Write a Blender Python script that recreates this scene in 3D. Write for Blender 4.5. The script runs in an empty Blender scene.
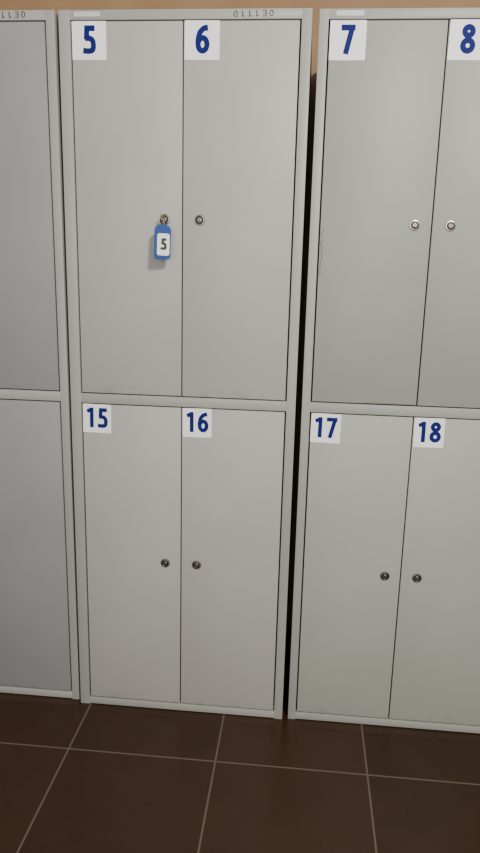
import bpy, bmesh, math
from mathutils import Vector, Matrix, Euler
CAM=[0.61528,-1.76775,1.28734,1.33894,-0.02382,0.09531,691.89254]
# ---------- materials ----------
def new_mat(name):
    m=bpy.data.materials.new(name); m.use_nodes=True
    nt=m.node_tree; return m,nt,nt.nodes['Principled BSDF']
def simple(name,col,rough=.5,metal=0,spec=.5):
    m,nt,b=new_mat(name); b.inputs['Base Color'].default_value=(*col,1); b.inputs['Roughness'].default_value=rough; b.inputs['Metallic'].default_value=metal
    b.inputs['Specular IOR Level'].default_value=spec
    return m
def mth_factory(nt):
    def mth(op,a,bb=None):
        n=nt.nodes.new('ShaderNodeMath'); n.operation=op
        for i,v in enumerate((a,bb)):
            if v is None: continue
            if isinstance(v,(int,float)): n.inputs[i].default_value=v
            else: nt.links.new(v,n.inputs[i])
        return n.outputs[0]
    return mth
def paint(name,col,col2,rough=.48,grime=0,scratch=False):
    m,nt,b=new_mat(name); N=nt.nodes; L=nt.links; mth=mth_factory(nt)
    tc=N.new('ShaderNodeTexCoord')
    n1=N.new('ShaderNodeTexNoise'); n1.inputs['Scale'].default_value=2.6; n1.inputs['Detail'].default_value=3
    n2=N.new('ShaderNodeTexNoise'); n2.inputs['Scale'].default_value=420; n2.inputs['Detail'].default_value=2
    mx=N.new('ShaderNodeMix'); mx.data_type='RGBA'; mx.inputs[6].default_value=(*col,1); mx.inputs[7].default_value=(*col2,1)
    L.new(tc.outputs['Object'],n1.inputs['Vector']); L.new(tc.outputs['Object'],n2.inputs['Vector'])
    mr=N.new('ShaderNodeMapRange'); mr.inputs[1].default_value=.3; mr.inputs[2].default_value=.7
    L.new(n1.outputs['Fac'],mr.inputs[0]); L.new(mr.outputs[0],mx.inputs[0])
    out=mx.outputs[2]
    sep=N.new('ShaderNodeSeparateXYZ'); L.new(tc.outputs['Object'],sep.inputs[0])
    if grime:
        n3=N.new('ShaderNodeTexNoise'); n3.inputs['Scale'].default_value=22; n3.inputs['Detail'].default_value=7; L.new(tc.outputs['Object'],n3.inputs['Vector'])
        z=N.new('ShaderNodeMapRange'); z.inputs[1].default_value=.0; z.inputs[2].default_value=.03; z.inputs[3].default_value=1; z.inputs[4].default_value=0; L.new(sep.outputs[2],z.inputs[0])
        t=N.new('ShaderNodeMapRange'); t.inputs[1].default_value=.45; t.inputs[2].default_value=.75; L.new(n3.outputs['Fac'],t.inputs[0])
        g=mth('MULTIPLY',mth('MULTIPLY',z.outputs[0],t.outputs[0]),grime)
        mm=N.new('ShaderNodeMix'); mm.data_type='RGBA'; mm.inputs[7].default_value=(.16,.13,.10,1); L.new(g,mm.inputs[0]); L.new(out,mm.inputs[6]); out=mm.outputs[2]
    if scratch:
        n4=N.new('ShaderNodeTexNoise'); n4.inputs['Scale'].default_value=60; n4.inputs['Detail'].default_value=5; L.new(tc.outputs['Object'],n4.inputs['Vector'])
        wob=mth('MULTIPLY',mth('SUBTRACT',n4.outputs['Fac'],.5),.02)
        dx=mth('ABSOLUTE',mth('SUBTRACT',mth('ADD',sep.outputs[0],wob),.005))
        s1=mth('LESS_THAN',dx,.0020)
        zz=mth('LESS_THAN',mth('ABSOLUTE',mth('SUBTRACT',sep.outputs[2],.375)),.055)
        s=mth('MULTIPLY',s1,zz)
        e=mth('MULTIPLY',mth('LESS_THAN',sep.outputs[2],.0026),mth('GREATER_THAN',mth('ADD',sep.outputs[0],mth('MULTIPLY',n4.outputs['Fac'],.1)),.18))
        s=mth('MULTIPLY',mth('MAXIMUM',s,e),.6)
        mm=N.new('ShaderNodeMix'); mm.data_type='RGBA'; mm.inputs[7].default_value=(.17,.075,.05,1); L.new(s,mm.inputs[0]); L.new(out,mm.inputs[6]); out=mm.outputs[2]
    L.new(out,b.inputs['Base Color'])
    bp=N.new('ShaderNodeBump'); bp.inputs['Strength'].default_value=.12; bp.inputs['Distance'].default_value=.0006
    L.new(n2.outputs['Fac'],bp.inputs['Height']); L.new(bp.outputs[0],b.inputs['Normal'])
    b.inputs['Roughness'].default_value=rough; b.inputs['Specular IOR Level'].default_value=.4
    return m
M_paint=paint('grey_enamel',(.358,.342,.318),(.395,.38,.355),grime=.35)
M_paintR=paint('greenish_grey_enamel',(.325,.336,.29),(.362,.372,.325),grime=.3)
M_paintRu=paint('greenish_grey_enamel_shaded',(.265,.278,.245),(.305,.318,.282),grime=.3)  # same enamel, darkened: light falloff on the upper door painted into its colour
M_paintRs=paint('scratched_greenish_enamel_shaded',(.265,.278,.245),(.305,.318,.282),scratch=True)  # real scratches and rust; base colour darkened to carry the upper door's shade
M_paintL=paint('cool_grey_enamel_shaded',(.242,.233,.236),(.272,.262,.262),grime=.3)  # cool tint, with the left unit's shade put into the darker grey
M_frame=paint('grey_enamel_frame',(.305,.305,.278),(.34,.34,.31),.45)
M_frameR=paint('grey_enamel_frame_green',(.30,.312,.275),(.33,.34,.302),.45)
M_dark=simple('dark_interior',(.010,.010,.011),.8)
M_white=simple('white_vinyl',(.88,.88,.89),.5,0,.3)
M_navy=simple('navy_print',(.006,.012,.125),.6,0,.12)
M_ink=simple('dark_marker_ink',(.05,.045,.04),.6)
M_chrome=simple('worn_nickel',(.40,.36,.30),.32,1)
M_dmetal=simple('tarnished_nickel',(.22,.20,.17),.35,1)
M_black=simple('keyway_black',(.01,.01,.01),.6)
M_blue=simple('blue_plastic',(.005,.05,.22),.5,0,.25)
M_card=simple('tag_card_white',(.80,.81,.72),.4)
M_plate=simple('label_plate_white',(.62,.63,.62),.3)
M_fade=simple('faded_print',(.42,.42,.42),.6)
M_brass=simple('key_nickel_brass',(.38,.32,.22),.3,1)
# ---------- mesh helpers ----------
def box(bm,x0,x1,y0,y1,z0,z1,mi=0,bev=0):
    r=bmesh.ops.create_cube(bm,size=1)
    vs=r['verts']
    for v in vs: v.co=Vector(((x0+x1)/2+v.co.x*(x1-x0),(y0+y1)/2+v.co.y*(y1-y0),(z0+z1)/2+v.co.z*(z1-z0)))
    fs=set(f for v in vs for f in v.link_faces)
    for f in fs: f.material_index=mi
    if bev:
        es=list(set(e for v in vs for e in v.link_edges))
        r=bmesh.ops.bevel(bm,geom=es,offset=bev,segments=2,affect='EDGES',profile=.5)
        for f in r['faces']: f.material_index=mi
def mk(name,bm,mats,smooth=False):
    bmesh.ops.recalc_face_normals(bm,faces=bm.faces)
    me=bpy.data.meshes.new(name); bm.to_mesh(me); bm.free()
    for m in mats: me.materials.append(m)
    if smooth:
        for p in me.polygons: p.use_smooth=True
        me.set_sharp_from_angle(angle=math.radians(35))
    return me
def add(name,me,parent=None,loc=(0,0,0),rot=(0,0,0)):
    o=bpy.data.objects.new(name,me); bpy.context.scene.collection.objects.link(o)
    o.parent=parent; o.location=loc; o.rotation_euler=rot; return o
def crom(P,n=8):
    P=[Vector(p) for p in P]; Q=[P[0]*2-P[1]]+P+[P[-1]*2-P[-2]]; out=[]
    for i in range(1,len(Q)-2):
        for k in range(n):
            t=k/n; a,b,c,d=Q[i-1:i+3]
            out.append(.5*((2*b)+(c-a)*t+(2*a-5*b+4*c-d)*t*t+(3*b-a-3*c+d)*t**3))
    out.append(P[-1]); return out
def strip(bm,P,w,T,y,mi,closed=False):
    P=[Vector(p) for p in P]; n=len(P); prs=[]
    for i in range(n):
        if closed: d=P[(i+1)%n]-P[i-1]
        else: d=P[min(i+1,n-1)]-P[max(i-1,0)]
        d.normalize(); nrm=Vector((-d.y,d.x))
        prs.append([bm.verts.new(T(P[i]+nrm*w/2*s,y)) for s in (1,-1)])
    for i in range(n if closed else n-1):
        a,b=prs[i],prs[(i+1)%n]
        f=bm.faces.new((a[0],a[1],b[1],b[0])); f.material_index=mi
def ell(cx,cy,rx,ry,n=36): return [(cx+rx*math.cos(2*math.pi*i/n),cy+ry*math.sin(2*math.pi*i/n)) for i in range(n)]
def glyph(ch,S):
    h=S/2
    if ch=='1': return [([(.34,0),(.34,1)],0),([(.34,1-h*.95),(.10,.80)],0)]
    if ch=='5': return [([(.10,1-h),(.51,1-h)],0),([(.10+h,1-h),(.075+h,.50)],0),
        (crom([(.075+h*.4,.55-h*.2),(.24,.60-h*.4),(.40,.53-h*.4),(.55-h,.33),(.42,.14+h*.1),(.26,h),(.04,h+.02)]),0)]
    if ch=='6': return [(crom([(.50,1-h),(.34,.93-h*.6),(.17+h*.2,.72),(.03+h,.48),(.03+h,.30)]),0),(ell(.30,.325,.27-h,.325-h),1)]
    if ch=='7': return [([(.03,1-h),(.55,1-h)],0),([(.54-h,1-h*.6),(.22,0)],0)]
    if ch=='8': return [(ell(.30,.755,.245-h,.245-h),1),(ell(.30,.28,.275-h,.28-h),1)]
    if ch in 'O0': return [(ell(.30,.5,.26-h,.5-h),1)]
    if ch=='E': return [([(.08,0),(.08,1)],0),([(.08,h),(.5,h)],0),([(.08,.5),(.42,.5)],0),([(.08,1-h),(.5,1-h)],0)]
def write(bm,txt,H,cx,cz,y,mi,S=.19,adv=.60,flip=False,ws=1):
    W=adv*len(txt)*H*ws
    for i,c in enumerate(txt):
        for k,(P,cl) in enumerate(glyph(c,S)):
            def T(p,yy,i=i):
                x=(p.x*ws*H+i*adv*ws*H)-W/2; z=p.y*H-H/2
                if flip: x,z=-x,-z
                return Vector((cx+x,yy,cz+z))
            strip(bm,P,S,T,y-.00002*k,mi,cl)
def rounded(w,h,r,n=6):
    out=[]
    for sx,sy,a0 in ((1,1,0),(-1,1,90),(-1,-1,180),(1,-1,270)):
        for i in range(n+1):
            a=math.radians(a0+90*i/n); out.append((sx*(w/2-r)+r*math.cos(a),sy*(h/2-r)+r*math.sin(a)))
    return out
def plate(bm,P,y0,y1,mi):
    f=[bm.verts.new((p[0],y0,p[1])) for p in P]; b=[bm.verts.new((p[0],y1,p[1])) for p in P]
    bm.faces.new(f).material_index=mi; bm.faces.new(b[::-1]).material_index=mi
    for i in range(len(P)):
        j=(i+1)%len(P); bm.faces.new((f[i],b[i],b[j],f[j])).material_index=mi
def lathe(bm,prof,mi_list,n=32,cx=0,cz=0):
    rings=[]
    for r,y in prof:
        rings.append([bm.verts.new((cx+r*math.cos(2*math.pi*i/n),y,cz+r*math.sin(2*math.pi*i/n))) for i in range(n)])
    for k in range(len(rings)-1):
        for i in range(n):
            j=(i+1)%n; bm.faces.new((rings[k][i],rings[k][j],rings[k+1][j],rings[k+1][i])).material_index=mi_list[k]
    bm.faces.new(rings[-1]).material_index=mi_list[-1]
def tube(bm,P,r,mi=0,n=10,closed=False):
    P=[Vector(p) for p in P]; m=len(P); rings=[]; up=None
    for i in range(m):
        d=(P[(i+1)%m]-P[i-1]) if closed else P[min(i+1,m-1)]-P[max(i-1,0)]
        d.normalize()
        if up is None: up=d.orthogonal().normalized()
        up=(up-d*up.dot(d)).normalized(); v=d.cross(up)
        rings.append([bm.verts.new(P[i]+r*(up*math.cos(2*math.pi*k/n)+v*math.sin(2*math.pi*k/n))) for k in range(n)])
    for i in range(m if closed else m-1):
        a,b=rings[i],rings[(i+1)%m]
        for k in range(n): bm.faces.new((a[k],a[(k+1)%n],b[(k+1)%n],b[k])).material_index=mi
    if not closed: bm.faces.new(rings[0]); bm.faces.new(rings[-1])
# ---------- locker ----------
W,H,D=.6,1.86,.5
ZB=.024; ZL=.914; ZU=.940; ZT=1.838
def body_mesh(mats,FL,FR,SU,SL):
    bm=bmesh.new()
    box(bm,0.0005,.0020,.004,D,0.0,H-.001,0); box(bm,W-.0020,W-.0005,.004,D,0,H-.001,0)
    box(bm,.001,W-.001,.004,D,H-.002,H-.0005,0); box(bm,.001,W-.001,D-.0015,D,0,H-.001,0)
    box(bm,.002,W-.002,.03,D-.002,ZB-.006,ZB-.004,0)
    box(bm,.002,W-.002,.03,D-.002,(ZL+ZU)/2-.001,(ZL+ZU)/2+.001,0)
    box(bm,W/2-.001,W/2+.001,.03,D-.002,ZB,ZT,0)
    b=.0014
    box(bm,0,FL,0,.028,0,H,1,b); box(bm,W-FR,W,0,.028,0,H,1,b)
    box(bm,FL-.002,W-FR+.002,.0006,.028,ZT,H,1,b)
    box(bm,FL-.002,W-FR+.002,.0006,.028,.002,ZB-.001,1,b)
    box(bm,FL-.002,W-FR+.002,.0006,.028,ZL,ZU,1,b)
    s=.012
    for x0,x1 in ((FL,FL+s),(W-FR-s,W-FR)): box(bm,x0,x1,.021,.0225,ZB,ZT,2)
    box(bm,SU-s,SU+s,.021,.0225,ZU,ZT,2); box(bm,SL-s,SL+s,.021,.0225,ZB,ZL,2)
    for z0,z1 in ((ZB-.002,ZB+s),(ZL-s,ZL+.001),(ZU-.001,ZU+s),(ZT-s,ZT+.001)): box(bm,FL,W-FR,.0215,.023,z0,z1,2)
    return mk('locker_body',bm,mats,True)
G=.0036
def door_mesh(w,h,mat,left):
    bm=bmesh.new()
    x0,x1=(0,w) if left else (-w,0)
    box(bm,x0,x1,0,.018,0,h,0,.0013)
    box(bm,x0+.004,x1-.004,.018,.0195,.004,h-.004,0)
    return mk('locker_door',bm,[mat],True)
def lock_mesh(bright,ang):
    bm=bmesh.new()
    R=.0130
    lathe(bm,[(R,.004),(R,-.0012),(R-.0012,-.0028),(R-.0036,-.0032),(R-.0048,-.0020),(.0058,-.0020),(.0058,-.0048),(.0050,-.0054)],[0,0,0,0,1,1,0,0])
    c,s=math.cos(ang),math.sin(ang)
    P=[(-.0011,-.0042),(.0011,-.0042),(.0011,.0042),(-.0011,.0042)]
    plate(bm,[(x*c-z*s,x*s+z*c) for x,z in P],-.0057,-.005,1)
    return mk('cam_lock',bm,[M_chrome if bright else M_dmetal,M_black],True)
def sticker_mesh(txt,w,h):
    bm=bmesh.new()
    plate(bm,rounded(w,h,.002,3),-.0004,-.00001,0)
    if len(txt)==1: write(bm,txt,h*.74,0.001,0.002,-.0006,1,S=.205,adv=.6,ws=1.0)
    else: write(bm,txt,h*.70,0.0,.002,-.0006,1,S=.195,adv=.61,ws=.98)
    return mk('number_sticker',bm,[M_white,M_navy])
def build_locker(loc,label,mats,nums,marks,plateon,bright,rot=(0,0,0),FL=.022,FR=.022,SU=.3,SL=.3,lockx=(.256,.344,.256,.344),mark_dx=0,special=None):
    root=bpy.data.objects.new('locker',None); root.empty_display_size=.1
    bpy.context.scene.collection.objects.link(root)
    root.location=loc; root.rotation_euler=rot
    root['label']=label; root['category']='locker'; root['group']='row of grey metal lockers'
    dm,fm=mats
    add('body',body_mesh([dm,fm,M_dark],FL,FR,SU,SL),root)
    for k,(zb,zt,left) in enumerate([(ZU,ZT,True),(ZU,ZT,False),(ZB,ZL,True),(ZB,ZL,False)]):
        h=zt-zb-2*G*.8; S=SU if k<2 else SL
        x=FL+G if left else W-FR-G
        w=(S-.0015-x) if left else (x-S-.0015)
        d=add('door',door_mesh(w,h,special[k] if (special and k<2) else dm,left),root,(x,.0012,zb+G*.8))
        upper=k<2
        lx=lockx[k]-x; lz=(1.389 if upper else .467)-(zb+G*.8)
        add('lock',lock_mesh(bright if upper else False,(.1,-.3,.5,.9)[k]),d,(lx,0,lz-(.002 if bright and upper else 0)))
        if nums[k]:
            sw,sh=(.083,.084) if upper else (.077,.078)
            x0=.0005 if left else -w+.002
            s=add('number_sticker',sticker_mesh(nums[k],sw,sh),d,(x0+sw/2,0,h-sh/2+.0005),(0,math.radians((0,.4,.8,-.5)[k]),0))
            s['label']='white square sticker with navy number '+nums[k]
    if marks:
        bm=bmesh.new(); write(bm,'OE1110',.0135,0,0,0,0,S=.12,adv=.85,flip=True,ws=1.45)
        m=add('marker_writing',mk('marker_writing',bm,[M_ink]),root,(.462+mark_dx,-.0002,1.8495),(0,math.radians(-1),0)); m['label']='upside-down dark handwritten digits'
    if plateon:
        bm=bmesh.new(); plate(bm,rounded(.062,.010,.0015,3),-.0005,.0004,0)
        for i in range(9): box(bm,-.026+i*.006,-.0225+i*.006,-.0007,-.0004,-.0016,.0016,1)
        m=add('label_plate',mk('label_plate',bm,[M_plate,M_fade]),root,(.07,0,1.850)); m['label']='small pale adhesive label strip'
    return root
build_locker((0,0,0),'light grey metal locker with doors numbered 5, 6, 15 and 16',(M_paint,M_frame),['5','6','15','16'],True,True,False,FL=.028,FR=.024)
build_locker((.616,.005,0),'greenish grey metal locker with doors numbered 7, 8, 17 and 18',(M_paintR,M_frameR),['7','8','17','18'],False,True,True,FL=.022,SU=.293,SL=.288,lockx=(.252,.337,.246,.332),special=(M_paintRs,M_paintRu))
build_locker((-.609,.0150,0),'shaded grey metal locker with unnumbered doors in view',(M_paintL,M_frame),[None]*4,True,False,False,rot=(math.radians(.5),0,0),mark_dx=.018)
# ---------- key with tag ----------
key=bpy.data.objects.new('key',None); bpy.context.scene.collection.objects.link(key); key.empty_display_size=.02
key.location=(.256,-.005,1.389); key['label']='metal key with blue plastic tag hanging from locker door 5 lock'; key['category']='key'
bm=bmesh.new()
box(bm,-.001,.001,-.014,.0004,-.0035,.0035,0,.0003)
def annulus(bm,cy,cz,ro,ri,t,n=28):
    V=[]
    for i in range(n):
        a=2*math.pi*i/n; c,s=math.cos(a),math.sin(a)
        V.append([bm.verts.new((x,cy+r*c,cz+r*s)) for r,x in ((ro,-t),(ro,t),(ri,t),(ri,-t))])
    for i in range(n):
        a,b=V[i],V[(i+1)%n]
        for k in range(4): bm.faces.new((a[k],a[(k+1)%4],b[(k+1)%4],b[k]))
annulus(bm,-.021,0,.0105,.004,.0011)
add('key_bow',mk('key_bow',bm,[M_brass],True),key,(0,0,0),(0,0,math.radians(-6)))
bm=bmesh.new()
tube(bm,[(.0065*math.sin(a)-.002,-.026,-.0110+.0115*math.cos(a)) for a in [2*math.pi*i/32 for i in range(32)]],.0009,closed=True)
add('ring',mk('split_ring',bm,[M_chrome],True),key)
bm=bmesh.new()
w,h=.040,.083
top=[(-.006,0),(-.012,-.002),(-w/2+.001,-.009),(-w/2,-.013),(-w/2,-h+.004),(-w/2+.004,-h),(w/2-.004,-h),(w/2,-h+.004),(w/2,-.013),(w/2-.001,-.009),(.012,-.002),(.006,0)]
plate(bm,top,-.0035,.0035,0)
bmesh.ops.bevel(bm,geom=bm.edges[:],offset=.0008,segments=2,affect='EDGES')
tag=add('tag',mk('key_tag',bm,[M_blue],True),key,(.003,-.032,-.014),(math.radians(-3),math.radians(2),math.radians(14)))
tag['label']='blue plastic key tag'
bm=bmesh.new(); plate(bm,[(x,z) for x,z in rounded(.030,.052,.005,5)],-.0010,0,0)
write(bm,'5',.028,0.001,.001,-.0013,1,S=.23,ws=1.05)
tl=add('tag_card',mk('tag_card',bm,[M_card,M_black]),tag,(.002,-.0035,-.048)); tl['label']='white card insert with black number 5'
# ---------- room ----------
def structure(name,bm,mats):
    o=add(name,mk(name,bm,mats)); o['kind']='structure'; return o
m,nt,b=new_mat('brown_floor_tiles'); N=nt.nodes; L=nt.links; mth=mth_factory(nt)
TX=TY=.399; X0=.430; Y0=-.197; GW=.0046
geo=N.new('ShaderNodeNewGeometry'); sep=N.new('ShaderNodeSeparateXYZ'); L.new(geo.outputs['Position'],sep.inputs[0])
def axis(out,o,T):
    u=mth('DIVIDE',mth('SUBTRACT',out,o),T); fr=mth('FRACT',mth('ADD',u,100.5)); d=mth('MULTIPLY',mth('ABSOLUTE',mth('SUBTRACT',fr,.5)),T)
    return mth('FLOOR',mth('ADD',u,100.0)),d
cx,dx=axis(sep.outputs[0],X0,TX); cy,dy=axis(sep.outputs[1],Y0,TY)
dd=mth('MINIMUM',dx,dy)
gm=N.new('ShaderNodeMapRange'); gm.interpolation_type='SMOOTHSTEP'; gm.inputs[1].default_value=GW*.25; gm.inputs[2].default_value=GW*.75; gm.inputs[3].default_value=1; gm.inputs[4].default_value=0; L.new(dd,gm.inputs[0])
comb=N.new('ShaderNodeCombineXYZ'); L.new(cx,comb.inputs[0]); L.new(cy,comb.inputs[1])
wn=N.new('ShaderNodeTexWhiteNoise'); L.new(comb.outputs[0],wn.inputs['Vector'])
ns=N.new('ShaderNodeTexNoise'); ns.inputs['Scale'].default_value=9; ns.inputs['Detail'].default_value=6; L.new(geo.outputs['Position'],ns.inputs['Vector'])
f=mth('ADD',mth('MULTIPLY',wn.outputs['Value'],.4),mth('MULTIPLY',ns.outputs['Fac'],.6))
tm=N.new('ShaderNodeMix'); tm.data_type='RGBA'; tm.inputs[6].default_value=(.021,.0085,.0035,1); tm.inputs[7].default_value=(.048,.020,.008,1); L.new(f,tm.inputs[0])
gmx=N.new('ShaderNodeMix'); gmx.data_type='RGBA'; gmx.inputs[7].default_value=(.12,.088,.062,1); L.new(gm.outputs[0],gmx.inputs[0]); L.new(tm.outputs[2],gmx.inputs[6]); L.new(gmx.outputs[2],b.inputs['Base Color'])
rg=mth('ADD',mth('MULTIPLY',gm.outputs[0],.4),mth('ADD',.20,mth('MULTIPLY',ns.outputs['Fac'],.16))); L.new(rg,b.inputs['Roughness'])
b.inputs['Specular IOR Level'].default_value=.36
bp=N.new('ShaderNodeBump'); bp.inputs['Distance'].default_value=.0015; bp.inputs['Strength'].default_value=.5; L.new(mth('ADD',mth('SUBTRACT',1,gm.outputs[0]),mth('MULTIPLY',ns.outputs['Fac'],.15)),bp.inputs['Height']); L.new(bp.outputs[0],b.inputs['Normal'])
M_floor=m
m,nt,b=new_mat('tan_wall'); N=nt.nodes; L=nt.links
g=N.new('ShaderNodeNewGeometry'); ns=N.new('ShaderNodeTexNoise'); ns.inputs['Scale'].default_value=7; ns.inputs['Detail'].default_value=5; L.new(g.outputs['Position'],ns.inputs['Vector'])
mx=N.new('ShaderNodeMix'); mx.data_type='RGBA'; mx.inputs[6].default_value=(.21,.115,.05,1); mx.inputs[7].default_value=(.36,.22,.11,1); L.new(ns.outputs['Fac'],mx.inputs[0]); L.new(mx.outputs[2],b.inputs['Base Color']); b.inputs['Roughness'].default_value=.7
M_wall=m
bm=bmesh.new(); box(bm,-2.5,3.5,-4,.63,-.05,0); structure('floor',bm,[M_floor])
bm=bmesh.new(); box(bm,-2.5,3.5,.53,.63,0,2.9); structure('wall_back',bm,[M_wall])
# ---------- light ----------
def area(name,loc,tgt,size,power,col):
    l=bpy.data.lights.new(name,'AREA'); l.size=size; l.energy=power; l.color=col
    o=bpy.data.objects.new(name,l); o.location=loc; o.rotation_euler=(Vector(tgt)-Vector(loc)).to_track_quat('-Z','Y').to_euler(); bpy.context.scene.collection.objects.link(o)
area('ceiling_light',(1.35,-2.1,2.5),(.3,0,.6),.3,70,(1,.95,.89))
area('window_light',(.5,-3.6,1.4),(.4,0,.7),1.8,50,(1,.97,.94))
w=bpy.data.worlds.new('world'); bpy.context.scene.world=w; w.use_nodes=True
w.node_tree.nodes['Background'].inputs[0].default_value=(1,.98,.95,1); w.node_tree.nodes['Background'].inputs[1].default_value=.45
# ---------- camera ----------
cd=bpy.data.cameras.new('camera'); co=bpy.data.objects.new('camera',cd); bpy.context.scene.collection.objects.link(co)
co.location=CAM[:3]; co.rotation_euler=CAM[3:6]; cd.sensor_fit='VERTICAL'; cd.sensor_height=24; cd.lens=CAM[6]*24/853; cd.clip_start=.02
bpy.context.scene.camera=co
